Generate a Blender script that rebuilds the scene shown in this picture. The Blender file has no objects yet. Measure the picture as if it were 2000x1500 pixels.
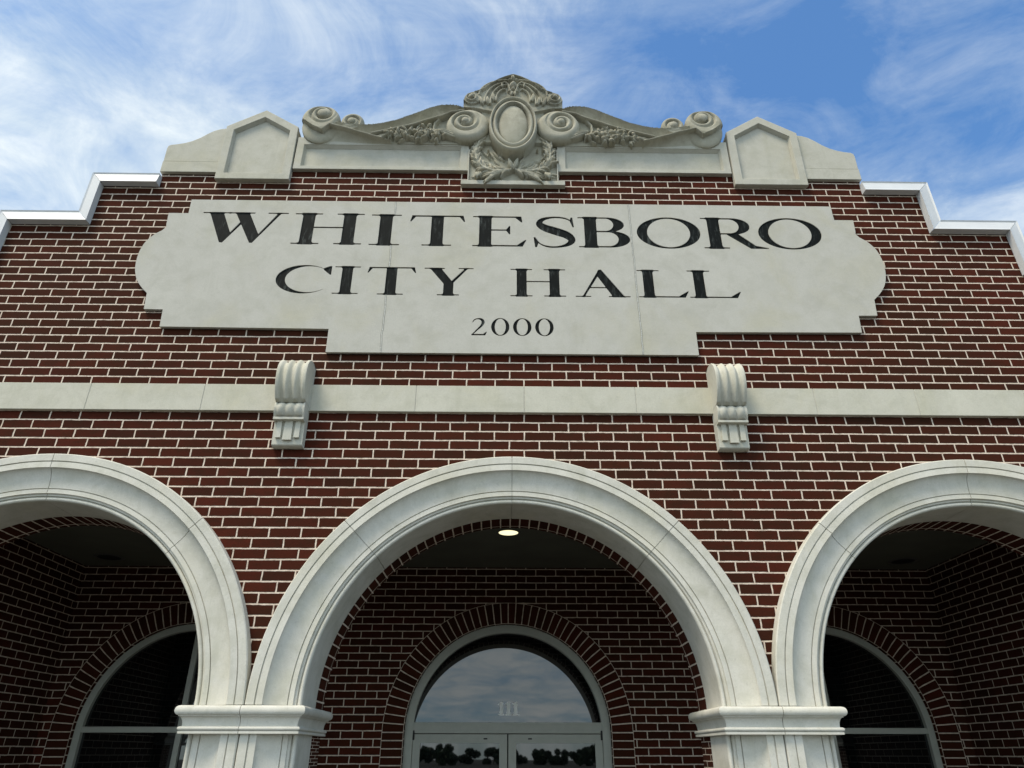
import bpy, math, random
import numpy as np
from mathutils import Vector, Matrix
random.seed(7); rng = np.random.RandomState(11)
PI = math.pi
Z0 = 4.2                      # height of the belt course top above the ground
CO = 0.2032 / 3               # one brick course
SC = bpy.context.scene
COL = SC.collection

# ------------------------------------------------------------------ materials
def new_mat(name):
    m = bpy.data.materials.new(name); m.use_nodes = True
    nt = m.node_tree; nt.nodes.clear()
    out = nt.nodes.new('ShaderNodeOutputMaterial'); bs = nt.nodes.new('ShaderNodeBsdfPrincipled')
    nt.links.new(bs.outputs[0], out.inputs[0])
    return m, nt, bs
def nd(nt, t, **kw):
    n = nt.nodes.new(t)
    for k, v in kw.items():
        if isinstance(k, str) and hasattr(n, k): setattr(n, k, v)
    return n
def noise(nt, vec, scale, detail=5, rough=.6, dist=0):
    n = nt.nodes.new('ShaderNodeTexNoise'); n.inputs['Scale'].default_value = scale
    n.inputs['Detail'].default_value = detail; n.inputs['Roughness'].default_value = rough
    n.inputs['Distortion'].default_value = dist
    if vec is not None: nt.links.new(vec, n.inputs['Vector'])
    return n.outputs['Fac']
def ramp(nt, fac, stops):
    r = nt.nodes.new('ShaderNodeValToRGB'); nt.links.new(fac, r.inputs[0])
    e = r.color_ramp.elements
    while len(e) < len(stops): e.new(.5)
    for i, (p, c) in enumerate(stops):
        e[i].position = p; e[i].color = (c[0], c[1], c[2], 1) if hasattr(c, '__len__') else (c, c, c, 1)
    return r.outputs[0]
def mix(nt, fac, a, b, mode='MIX'):
    m = nt.nodes.new('ShaderNodeMix'); m.data_type = 'RGBA'; m.blend_type = mode
    for s, v in ((0, fac), (6, a), (7, b)):
        if hasattr(v, 'is_output'): nt.links.new(v, m.inputs[s])
        elif s == 0: m.inputs[0].default_value = v
        else: m.inputs[s].default_value = (v[0], v[1], v[2], 1)
    return m.outputs[2]
def mth(nt, op, a, b=None, c=None, clamp=False):
    m = nt.nodes.new('ShaderNodeMath'); m.operation = op; m.use_clamp = clamp
    for i, v in enumerate((a, b, c)):
        if v is None: continue
        if hasattr(v, 'is_output'): nt.links.new(v, m.inputs[i])
        else: m.inputs[i].default_value = v
    return m.outputs[0]
def vmap(nt, vec, loc=(0, 0, 0), scale=(1, 1, 1), rot=(0, 0, 0)):
    m = nt.nodes.new('ShaderNodeMapping'); nt.links.new(vec, m.inputs[0])
    m.inputs[1].default_value = loc; m.inputs[2].default_value = rot; m.inputs[3].default_value = scale
    return m.outputs[0]
def bump(nt, bs, h, strength, dist, prev=None):
    b = nt.nodes.new('ShaderNodeBump'); nt.links.new(h, b.inputs['Height'])
    b.inputs['Strength'].default_value = strength; b.inputs['Distance'].default_value = dist
    if prev is not None: nt.links.new(prev, b.inputs['Normal'])
    nt.links.new(b.outputs[0], bs.inputs['Normal']); return b.outputs[0]

def stone_mat(name, base, dirt=0.35, streak=True, top_dirt=None):
    m, nt, bs = new_mat(name)
    tc = nt.nodes.new('ShaderNodeTexCoord').outputs['Object']
    n1 = noise(nt, tc, 1.7, 6, .65, .4); n2 = noise(nt, tc, 9, 5, .6); n3 = noise(nt, tc, 120, 3, .6)
    b = base
    dk = (b[0] * .72, b[1] * .73, b[2] * .66); yl = (b[0] * .97, b[1] * .95, b[2] * .84); lt = tuple(min(.9, v * 1.08) for v in b)
    c = ramp(nt, n1, [(.25, lt), (.5, b), (.75, yl)])
    f2 = mth(nt, 'MULTIPLY', ramp(nt, n2, [(.45, 0), (.75, 1)]), dirt)
    c = mix(nt, f2, c, dk)
    if streak:
        sv = vmap(nt, tc, scale=(9, 9, .7)); ns = noise(nt, sv, 1, 5, .7, .3)
        c = mix(nt, mth(nt, 'MULTIPLY', ramp(nt, ns, [(.52, 0), (.75, 1)]), dirt * .8), c, dk)
    if top_dirt:
        z0, z1, amt = top_dirt
        sp = nt.nodes.new('ShaderNodeSeparateXYZ'); nt.links.new(tc, sp.inputs[0])
        mr = nt.nodes.new('ShaderNodeMapRange'); nt.links.new(sp.outputs[2], mr.inputs[0])
        mr.inputs[1].default_value = z0; mr.inputs[2].default_value = z1
        nf = noise(nt, tc, 6, 6, .7, .8)
        k = mth(nt, 'MULTIPLY', mth(nt, 'MULTIPLY', mr.outputs[0], ramp(nt, nf, [(.36, 0), (.62, 1)])), amt)
        c = mix(nt, k, c, (.085, .078, .05))
    f3 = mth(nt, 'MULTIPLY', ramp(nt, n3, [(.3, 0), (.7, 1)]), .20)
    c = mix(nt, f3, c, tuple(v * .55 for v in b))
    n4 = noise(nt, tc, 46, 4, .75, .2); c = mix(nt, mth(nt, 'MULTIPLY', ramp(nt, n4, [(.60, 0), (.70, 1)]), dirt * .55), c, tuple(v * .45 for v in b))
    n5 = noise(nt, tc, 3.3, 7, .7, 1.2); c = mix(nt, mth(nt, 'MULTIPLY', ramp(nt, n5, [(.50, 0), (.66, 1)]), dirt * .6), c, (b[0] * .62, b[1] * .62, b[2] * .57))
    nt.links.new(c, bs.inputs['Base Color']); bs.inputs['Roughness'].default_value = .85
    bs.inputs['Specular IOR Level'].default_value = .12
    h = mth(nt, 'ADD', mth(nt, 'MULTIPLY', n3, .35), n2)
    bump(nt, bs, h, .35, .004)
    return m

def brick_mat(name, stack=False, wobble=.0068, shift=(0, 0)):
    m, nt, bs = new_mat(name)
    uv = nt.nodes.new('ShaderNodeUVMap').outputs[0]
    # slight irregularity of the laid joints
    nv = nt.nodes.new('ShaderNodeTexNoise'); nt.links.new(uv, nv.inputs['Vector']); nv.inputs['Scale'].default_value = 9; nv.inputs['Detail'].default_value = 6; nv.inputs['Roughness'].default_value = .72
    vs = nt.nodes.new('ShaderNodeVectorMath'); vs.operation = 'SUBTRACT'; nt.links.new(nv.outputs['Color'], vs.inputs[0]); vs.inputs[1].default_value = (.5, .5, .5)
    vm = nt.nodes.new('ShaderNodeVectorMath'); vm.operation = 'MULTIPLY_ADD'; nt.links.new(vs.outputs[0], vm.inputs[0])
    vm.inputs[1].default_value = (wobble * 2, wobble * 1.3, 0); nt.links.new(uv, vm.inputs[2])
    v = vmap(nt, vm.outputs[0], loc=(.2032 * (40.115) + shift[0], CO * 200 + shift[1], 0))
    def bt(ms, sm, c1, c2, cm):
        b = nt.nodes.new('ShaderNodeTexBrick'); nt.links.new(v, b.inputs['Vector'])
        b.inputs['Scale'].default_value = 1; b.inputs['Brick Width'].default_value = .2032; b.inputs['Row Height'].default_value = CO
        b.inputs['Mortar Size'].default_value = ms; b.inputs['Mortar Smooth'].default_value = sm; b.inputs['Bias'].default_value = 0
        b.offset = 0.0 if stack else .5
        b.inputs['Color1'].default_value = (*c1, 1); b.inputs['Color2'].default_value = (*c2, 1); b.inputs['Mortar'].default_value = (*cm, 1)
        return b
    rnd = bt(.0, 0, (0, 0, 0), (1, 1, 1), (.5, .5, .5)).outputs['Color']       # one random value per brick
    mor = bt(.0056, .35, (0, 0, 0), (1, 1, 1), (0, 0, 0)).outputs['Fac']
    edge_shade = bt(.0125, .9, (0, 0, 0), (1, 1, 1), (0, 0, 0)).outputs['Fac']
    c = ramp(nt, rnd, [(0, (.044, .0120, .0064)), (.2, (.056, .0132, .0066)), (.5, (.064, .0136, .0068)), (.8, (.070, .0142, .0070)), (1, (.086, .0172, .0086))])
    n1 = noise(nt, vmap(nt, uv, scale=(1, 2.2, 1)), 9, 4, .6)
    c = mix(nt, mth(nt, 'MULTIPLY', ramp(nt, n1, [(.46, 0), (.66, 1)]), .45), c, (.030, .0150, .0065))
    n6 = noise(nt, uv, .55, 3, .55, .4); c = mix(nt, mth(nt, 'MULTIPLY', ramp(nt, n6, [(.42, 0), (.62, 1)]), .45), c, (.034, .0160, .0072))
    n2 = noise(nt, vmap(nt, uv, scale=(1, 5, 1)), 60, 4, .7)
    c = mix(nt, mth(nt, 'MULTIPLY', n2, .45), c, (.013, .006, .004))
    # shade of the recessed joints, painted around the arris of every brick face
    c = mix(nt, mth(nt, 'MULTIPLY', edge_shade, .55), c, (.012, .008, .005))
    mc = ramp(nt, noise(nt, uv, 30, 4, .6), [(.25, (.34, .27, .21)), (.45, (.56, .46, .37)), (.75, (.76, .65, .53))])
    c = mix(nt, mor, c, mc)
    nt.links.new(c, bs.inputs['Base Color'])
    bs.inputs['Roughness'].default_value = .9; bs.inputs['Specular IOR Level'].default_value = .08
    hb = mth(nt, 'ADD', mth(nt, 'MULTIPLY', mor, -1.0), mth(nt, 'MULTIPLY', n2, .25))
    bump(nt, bs, hb, .6, .004)
    return m

def plain_mat(name, col, rough=.5, spec=.5, metal=0, nz=.12, scale=15, ior=None):
    m, nt, bs = new_mat(name)
    tc = nt.nodes.new('ShaderNodeTexCoord').outputs['Object']
    n = noise(nt, tc, scale, 5, .6)
    c = mix(nt, ramp(nt, n, [(.35, 0), (.75, 1)]), col, tuple(v * (1 - nz * 2) for v in col))
    nt.links.new(c, bs.inputs['Base Color'])
    bs.inputs['Roughness'].default_value = rough; bs.inputs['Metallic'].default_value = metal; bs.inputs['Specular IOR Level'].default_value = spec
    if ior: bs.inputs['IOR'].default_value = ior
    return m
ST = (.47, .452, .382)
M_ST = stone_mat('cast_stone', ST, .45)
M_STA = stone_mat('cast_stone_arch', (.59, .568, .495), .55)
M_STP = stone_mat('cast_stone_plaque', (.475, .458, .402), .32, streak=False)
M_ORN = stone_mat('cast_stone_weathered', (.43, .408, .325), .6, top_dirt=(2.2 + Z0, 2.9 + Z0, .75))
M_BR = brick_mat('brick_running'); M_BS = brick_mat('brick_stack', stack=True)
M_COP = plain_mat('white_metal_coping', (.62, .625, .62), .5, .5, 0, .05, 5)
M_MOR = plain_mat('mortar', (.55, .53, .47), .9, .2, 0, .2, 60)
M_FRM = plain_mat('window_frame_metal', (.42, .43, .37), .45, .4, 0, .06, 10)
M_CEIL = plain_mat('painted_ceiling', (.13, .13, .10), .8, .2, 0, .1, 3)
M_DARK = plain_mat('dark_metal', (.02, .02, .02), .6, .3)
M_LET = None
def letter_mat():
    m, nt, bs = new_mat('letter_paint')
    tc = nt.nodes.new('ShaderNodeTexCoord').outputs['Object']
    n = noise(nt, vmap(nt, tc, scale=(26, 26, 5), rot=(0, .2, 0)), 1.6, 6, .75, .5)
    n2 = noise(nt, tc, 5, 2, .5)
    f = mth(nt, 'MULTIPLY', ramp(nt, n, [(.52, 0), (.78, 1)]), ramp(nt, n2, [(.4, .15), (.65, 1)]))
    nt.links.new(mix(nt, f, (.0045, .0062, .0058), (.12, .135, .125)), bs.inputs['Base Color'])
    bs.inputs['Roughness'].default_value = .7; bs.inputs['Specular IOR Level'].default_value = .08
    return m
M_LET = letter_mat()
def glass_mat():
    m, nt, bs = new_mat('dark_glass')
    bs.inputs['Base Color'].default_value = (.004, .005, .005, 1); bs.inputs['Roughness'].default_value = .015
    bs.inputs['IOR'].default_value = 1.75; bs.inputs['Specular IOR Level'].default_value = .5
    tc = nt.nodes.new('ShaderNodeTexCoord').outputs['Object']
    bump(nt, bs, noise(nt, tc, 1.3, 1, .4), .02, .02)
    return m
M_GL = glass_mat()
def emit_mat(name, col, s):
    m, nt, bs = new_mat(name); bs.inputs['Base Color'].default_value = (*col, 1)
    bs.inputs['Emission Color'].default_value = (*col, 1); bs.inputs['Emission Strength'].default_value = s
    return m
M_LAMP = emit_mat('lamp_lens', (1, .90, .55), 1.0)

# ------------------------------------------------------------------ mesh helpers (z given relative to the belt course)
class MB:
    def __init__(s): s.v = []; s.f = []; s.uv = []; s.sm = []; s.mi = []
    def face(s, pts, uv=None, smooth=False, mi=0):
        b = len(s.v); s.v += [tuple(p) for p in pts]; s.f.append(tuple(range(b, b + len(pts))))
        s.uv.append(uv); s.sm.append(smooth); s.mi.append(mi)
    def grid(s, P, smooth=True, mi=0, uv=None, flip=False, close=False):
        P = np.asarray(P, float); n, m = P.shape[:2]; b = len(s.v)
        s.v += [tuple(q) for q in P.reshape(-1, 3)]
        for i in range(n - 1):
            for j in range(m - 1 + (1 if close else 0)):
                j2 = (j + 1) % m
                q = [b + i * m + j, b + (i + 1) * m + j, b + (i + 1) * m + j2, b + i * m + j2]
                if flip: q.reverse()
                s.f.append(tuple(q)); s.sm.append(smooth); s.mi.append(mi)
                s.uv.append(None if uv is None else [uv[k // m if 0 else (k - b) // m][(k - b) % m] for k in q])
    def box(s, x0, x1, y0, y1, z0, z1, mi=0, bev=0):
        if bev:
            c = [(x0, x1), (y0, y1), (z0, z1)]
            import itertools
            # chamfered box: 24 corner points
            P = {}
            for i, j, k in itertools.product((0, 1), repeat=3):
                sx, sy, sz = (1, -1)[i], (1, -1)[j], (1, -1)[k]
                x, y, z = c[0][i], c[1][j], c[2][k]
                P[i, j, k, 0] = (x, y + sy * bev, z + sz * bev); P[i, j, k, 1] = (x + sx * bev, y, z + sz * bev); P[i, j, k, 2] = (x + sx * bev, y + sy * bev, z)
            for a in range(3):
                o = [t for t in range(3) if t != a]
                for e in (0, 1):
                    idx = []
                    for u, v in ((0, 0), (1, 0), (1, 1), (0, 1)):
                        k = [0, 0, 0]; k[a] = e; k[o[0]] = u; k[o[1]] = v; idx.append(P[k[0], k[1], k[2], a])
                    s.face(idx, mi=mi)
                for u in (0, 1):
                    for v in (0, 1):
                        k0 = [0, 0, 0]; k1 = [0, 0, 0]; k0[a] = 0; k1[a] = 1
                        for k in (k0, k1): k[o[0]] = u; k[o[1]] = v
                        s.face([P[(*k0, o[0])], P[(*k1, o[0])], P[(*k1, o[1])], P[(*k0, o[1])]], mi=mi)
            for i, j, k in itertools.product((0, 1), repeat=3): s.face([P[i, j, k, 0], P[i, j, k, 1], P[i, j, k, 2]], mi=mi)
            return
        v = [(x, y, z) for z in (z0, z1) for y in (y0, y1) for x in (x0, x1)]
        for q in ((0, 1, 5, 4), (3, 2, 6, 7), (2, 0, 4, 6), (1, 3, 7, 5), (4, 5, 7, 6), (2, 3, 1, 0)): s.face([v[i] for i in q], mi=mi)
    def merge(s, me, mi=0, smooth=False):
        b = len(s.v); s.v += [tuple(v.co) for v in me.vertices]
        for p in me.polygons:
            s.f.append(tuple(b + i for i in p.vertices)); s.sm.append(smooth); s.mi.append(mi); s.uv.append(None)
    def build(s, name, mats, parent=None, uvf=None, fixn=True, label=None, origin=None):
        me = bpy.data.meshes.new(name)
        org = Vector(origin) if origin else Vector((0, 0, -Z0))
        if parent is not None and origin is None:
            pl = parent.matrix_basis.translation.copy(); q = parent.parent
            while q is not None: pl += q.matrix_basis.translation; q = q.parent
            org = pl - Vector((0, 0, Z0))
        me.from_pydata([(v[0] - org.x, v[1] - org.y, v[2] - org.z) for v in s.v], [], s.f)
        me.polygons.foreach_set('use_smooth', s.sm); me.polygons.foreach_set('material_index', s.mi)
        for m in (mats if isinstance(mats, (list, tuple)) else [mats]): me.materials.append(m)
        if uvf or any(u is not None for u in s.uv):
            ul = me.uv_layers.new(name='UVMap').data
            for p in me.polygons:
                u = s.uv[p.index]
                n = p.normal
                for k, li in enumerate(p.loop_indices):
                    vi = me.loops[li].vertex_index
                    ul[li].uv = u[k] if u is not None else uvf(s.v[vi], n)
        me.update()
        if fixn:
            import bmesh
            bm = bmesh.new(); bm.from_mesh(me); bmesh.ops.remove_doubles(bm, verts=bm.verts, dist=1e-6) if fixn == 'weld' else None
            bmesh.ops.recalc_face_normals(bm, faces=bm.faces); bm.to_mesh(me); bm.free()
        o = bpy.data.objects.new(name, me); COL.objects.link(o)
        if parent is not None: o.parent = parent
        elif origin: o.location = (org.x, org.y, org.z + Z0)
        if label: o['label'] = label
        return o
def flat_mesh(loops, y0, y1, bev=0.0):
    cu = bpy.data.curves.new('c', 'CURVE'); cu.dimensions = '2D'; cu.fill_mode = 'BOTH'
    cu.extrude = (y1 - y0) / 2 - bev; cu.bevel_depth = bev; cu.offset = -bev; cu.bevel_resolution = 1
    for lp in loops:
        sp = cu.splines.new('POLY'); sp.points.add(len(lp) - 1)
        for i, (a, b) in enumerate(lp): sp.points[i].co = (a, b, 0, 1)
        sp.use_cyclic_u = True
    ob = bpy.data.objects.new('c', cu); COL.objects.link(ob)
    dg = bpy.context.evaluated_depsgraph_get(); me = bpy.data.meshes.new_from_object(ob.evaluated_get(dg))
    bpy.data.objects.remove(ob); bpy.data.curves.remove(cu)
    ym = (y0 + y1) / 2
    for v in me.vertices: v.co = (v.co.x, ym - v.co.z, v.co.y)
    return me
def flat(loops, y0, y1, bev=0.0):
    m = MB(); me = flat_mesh(loops, y0, y1, bev); m.merge(me); bpy.data.meshes.remove(me); return m
def mirror(l): return [(-x, z) for x, z in reversed(l)]
def uv_wall(v, n):
    if abs(n.y) > .5: return (v[0], v[2])
    if abs(n.x) > .5: return (v[1], v[2])
    return (v[0], v[1])
def empty(name, loc, **props):
    o = bpy.data.objects.new(name, None); COL.objects.link(o); o.location = (loc[0], loc[1], loc[2] + Z0)
    for k, v in props.items(): o[k] = v
    return o
def arc(cx, cz, r, a0, a1, n):
    return [(cx + r * math.cos(math.radians(a0 + (a1 - a0) * i / n)), cz + r * math.sin(math.radians(a0 + (a1 - a0) * i / n))) for i in range(n + 1)]

# ------------------------------------------------------------------ the building
HALL = empty('city_hall', (0, 0, -Z0), label='red brick city hall front with three cast stone arches and an ornate stone parapet', category='building')
SP = -2.05; AX = 3.01; GR = -Z0
def notches(xs, r, spring, base, n=64):
    """bottom edge of a wall running left to right, with arched openings"""
    out = []
    for c in xs:
        out += [(c - r, base)] + arc(c, spring, r, 180, 0, n) + [(c + r, base)]
    return out
W = 5.6
top_half = [(W, 1.06), (4.04, 1.06), (4.04, 1.47), (3.40, 1.47), (3.40, 1.885), (2.925, 1.885), (2.925, 2.010), (1.90, 2.010), (1.84, 2.029)]
outer = [(-W, GR)] + notches((-AX, 0, AX), 1.42, SP, GR) + [(W, GR)] + top_half + mirror(top_half)
flat([outer], 0, .328).build('facade_wall', M_BR, HALL, uv_wall)
# rear leaf, brick showing in the soffits
outer2 = [(-W, GR)] + notches((-AX, 0, AX), 1.20, SP, GR, 96) + [(W, GR), (W, -.3), (-W, -.3)]
m = flat([outer2], .330, .55)
def uv_leaf(v, n):
    x, y, z = v
    if abs(n.y) < .5 and z > SP - .001 and abs(x) < 4.5:
        c = min((-AX, 0, AX), key=lambda q: abs(x - q))
        return (y - .330 + .0, 1.2 * math.atan2(z - SP, x - c) + CO * .0)
    return uv_wall(v, n)
o = m.build('arcade_wall', [M_BR, M_BS], HALL, uv_leaf)
for p in o.data.polygons:
    c = p.center
    if abs(p.normal.y) < .5 and c.z > SP + Z0 and abs(c.x) < 4.3 and c.z < SP + Z0 + 1.21: p.material_index = 1
# porch side walls, back wall, ceiling
ring_c = -2.113; WX = 3.055; RB = .966
for s in (-1, 1):
    mm = MB(); x0, x1 = sorted((s * 4.32, s * 4.55)); mm.box(x0, x1, .552, 2.868, GR, -.3)
    mm.build('porch_side_wall', M_BR, HALL, uv_wall)
back = [(-W, GR)] + notches((-WX, 0, WX), RB, ring_c, GR, 64) + [(W, GR), (W, -.3), (-W, -.3)]
bw = flat([back], 2.87, 3.10).build('porch_back_wall', M_BR, HALL, uv_wall)
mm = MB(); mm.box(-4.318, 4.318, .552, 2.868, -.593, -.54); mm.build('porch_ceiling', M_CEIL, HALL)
mm = MB(); mm.box(-W, W, .331, 9, .55, .75); mm.build('roof', M_CEIL, HALL)
mm = MB(); mm.box(-W, -W + .25, 3.102, 9, GR, .548); mm.box(W - .25, W, 3.102, 9, GR, .548); mm.box(-W + .25, W - .25, 8.75, 9, GR, .548)
mm.box(-W, W, .331, 3.10, -.298, .548)
mm.build('outer_wall', M_BR, HALL, uv_wall)
# brick rings round the door and windows
for c in (-WX, 0, WX):
    mm = MB(); ri, ro = RB, RB + .2032; N = 48; y = 2.866
    A = [PI * i / N for i in range(N + 1)]
    L = ri * PI; nb = round(L / .0655) * CO
    def q(a, r, yy=y): return (c + r * math.cos(a), yy, ring_c + r * math.sin(a))
    for i in range(N):
        a, b = A[i], A[i + 1]; va, vb = nb * i / N, nb * (i + 1) / N
        mm.face([q(a, ri), q(a, ro), q(b, ro), q(b, ri)], [(0, va), (.2032, va), (.2032, vb), (0, vb)], mi=0)
        mm.face([q(a, ro), q(a, ro, 2.87), q(b, ro, 2.87), q(b, ro)], [(0, 0)] * 4)
    zb = ring_c - CO * 31
    for s in (-1, 1):
        mm.face([(c + s * ri, y, zb), (c + s * ro, y, zb), (c + s * ro, y, ring_c), (c + s * ri, y, ring_c)], [(0, 0), (.2032, 0), (.2032, CO * 31), (0, CO * 31)])
        mm.face([(c + s * ro, y, zb), (c + s * ro, 2.87, zb), (c + s * ro, 2.87, ring_c), (c + s * ro, y, ring_c)], [(0, 0)] * 4)
    ringo = mm.build('brick_arch', None or brick_mat('brick_ring', True, .002, (-.2032 * .115 + .0, 0)) if c == -WX else bpy.data.materials['brick_ring'], bw, fixn=True)

# stone arch surrounds -------------------------------------------------
def prof(inset=0.0):
    i = inset
    g = [[(1.502 - i, .33 - .0), (1.502 - i, -.066 + i)],
         [(1.502 - i, -.066 + i), (1.496 - i, -.072 + i), (1.452, -.072 + i)],
         [(1.452, -.072 + i), (1.4505, -.062 + i), (1.4455, -.062 + i), (1.444, -.070 + i)],
         [(1.444, -.070 + i), (1.406, -.072 + i)]]
    cav = [(1.28 + .126 - .126 * (1 - math.cos(t)), -.072 + .050 * math.sin(t) + i) for t in np.linspace(0, PI / 2, 9)]
    g += [cav, [(1.28, -.022 + i), (1.2785, -.013 + i), (1.2745, -.013 + i), (1.273, -.022 + i)],
          [(1.273, -.022 + i), (1.246, -.024 + i)], [(1.246, -.024 + i), (1.244, -.010 + i), (1.232, -.010 + i), (1.230, -.002 + i), (1.226, .006 + i)]]
    bead = [(1.213 + .013 * math.cos(t) , .004 - .015 * math.sin(t) + i) for t in np.linspace(0, PI, 7)]
    g += [bead, [(1.200 + i, .004 + i), (1.200 + i, .33)]]
    return g
def sweep(mm, cx, groups, t0, t1, n, mi=0):
    """t: <0 = right jamb below spring, 0..180 arch, >180 left jamb; jamb t is metres below the spring"""
    def pos(R, y, t):
        if t < 0: return (cx + R, y, SP + t)
        if t > PI: return (cx - R, y, SP - (t - PI))
        return (cx + R * math.cos(t), y, SP + R * math.sin(t))
    T = np.linspace(t0, t1, n + 1)
    for g in groups:
        P = [[pos(R, y, t) for (R, y) in g] for t in T]
        # smooth only along the arc and inside a curved group
        if len(g) > 5: mm.grid(P, True, mi)
        else:
            for k in range(len(g) - 1): mm.grid([[r[k], r[k + 1]] for r in P], True, mi)
    full = [p for k, g in enumerate(groups) for p in (g if k == 0 else g[1:])]
    for t in (t0, t1): mm.face([pos(R, y, t) for R, y in full], mi=mi)
for cx in (-AX, 0, AX):
    mm = MB(); e = .0022 / 1.35
    cuts = [0, math.radians(45.5), PI / 2 + .004 * (cx == 0), math.radians(135), PI]
    for a, b in zip(cuts[:-1], cuts[1:]): sweep(mm, cx, prof(), a + e, b - e, 28)
    lo = -(SP - GR)
    for a, b in ((lo, lo * .52), (lo * .52, 0)):
        sweep(mm, cx, prof(), a + .002, b - .002, 1)
        sweep(mm, cx, prof(), PI - b + .002, PI - a - .002, 1)
    sweep(mm, cx, prof(.006), lo + .01, -.0001, 1, 1); sweep(mm, cx, prof(.006), .0, PI, 96, 1); sweep(mm, cx, prof(.006), PI + .0001, PI - lo - .01, 1, 1)
    mm.build('arch_surround', [M_STA, M_MOR], HALL)
# capitals -------------------------------------------------------------
def capital(cx, outer_half=False):
    mm = MB()
    pr = [(0, -2.0535), (.028, -2.0535)]
    tor = [(.030 + .019 * math.cos(t), -2.079 + .0245 * math.sin(t)) for t in np.linspace(PI / 2, -PI / 2, 9)]
    cav = [(.028 - .020 * math.sin(t), -2.108 - .048 * (1 - math.cos(t))) for t in np.linspace(0, PI / 2, 7)]
    bead = [(.014 + .012 * math.cos(t), -2.169 + .0105 * math.sin(t)) for t in np.linspace(PI / 2, -PI / 2, 7)]
    groups = [pr, [(.028, -2.0535), tor[0]], tor, [tor[-1], (.030, -2.108), (.028, -2.108)], cav, [cav[-1], (.008, -2.1575), bead[0]], bead, [bead[-1], (.014, -2.182), (.021, -2.182)], [(.021, -2.182), (.021, -2.194)], [(.021, -2.194), (0, -2.196)]]
    hx, y0, y1 = .309, -.074, .556
    def loop(p, x0, x1): return [(x0 - p, y0 - p), (x1 + p, y0 - p), (x1 + p, y1 + p), (x0 - p, y1 + p)]
    # split in two blocks with a joint on the pier's centre line
    for s in (-1, 1):
        for g in groups:
            R = []
            for p, z in g:
                j = cx + s * .0018; xo = cx + s * (hx + p)
                R.append([(j, y0 - p, z), (xo, y0 - p, z), (xo, y1 + p, z), (j, y1 + p, z)])
            P = np.array(R)
            for k in range(3):
                mm.grid(P[:, k:k + 2], len(g) > 4, 0)
        full = [q for k, g in enumerate(groups) for q in (g if k == 0 else g[1:])]
        mm.face([(cx + s * .0018, y0 - p, z) for p, z in full] + [(cx + s * .0018, 0.2, -2.196), (cx + s * .0018, 0.2, -2.0535)])
        for z in (-2.0535, -2.196): mm.face([(cx + s * .0018, y0, z), (cx + s * hx, y0, z), (cx + s * hx, y1, z), (cx + s * .0018, y1, z)])
    mm.box(cx - .302, cx + .302, y0 - .004, y1, -2.19, -2.056, 1)
    return mm.build('capital', [M_STA, M_MOR], HALL)
for cx in (-1.505, 1.505): capital(cx)
for cx in (-4.515, 4.515): capital(cx)

# belt course ----------------------------------------------------------
mm = MB(); js = [-W, -4.55, -3.76, -2.94, -2.15, -1.40, -.675, .08, .86, 1.60, 2.12, 2.84, 3.62, 4.4, W]
for a, b in zip(js[:-1], js[1:]): mm.box(a + .0015, b - .0015, -.028, -.001, -.2045, -.001, 0, .002)
mm.box(-W, W, -.0245, -.0012, -.2025, -.003, 1)
mm.build('belt_course', [stone_mat('cast_stone_band', (.53, .508, .42), .4), M_MOR], HALL)

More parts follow.
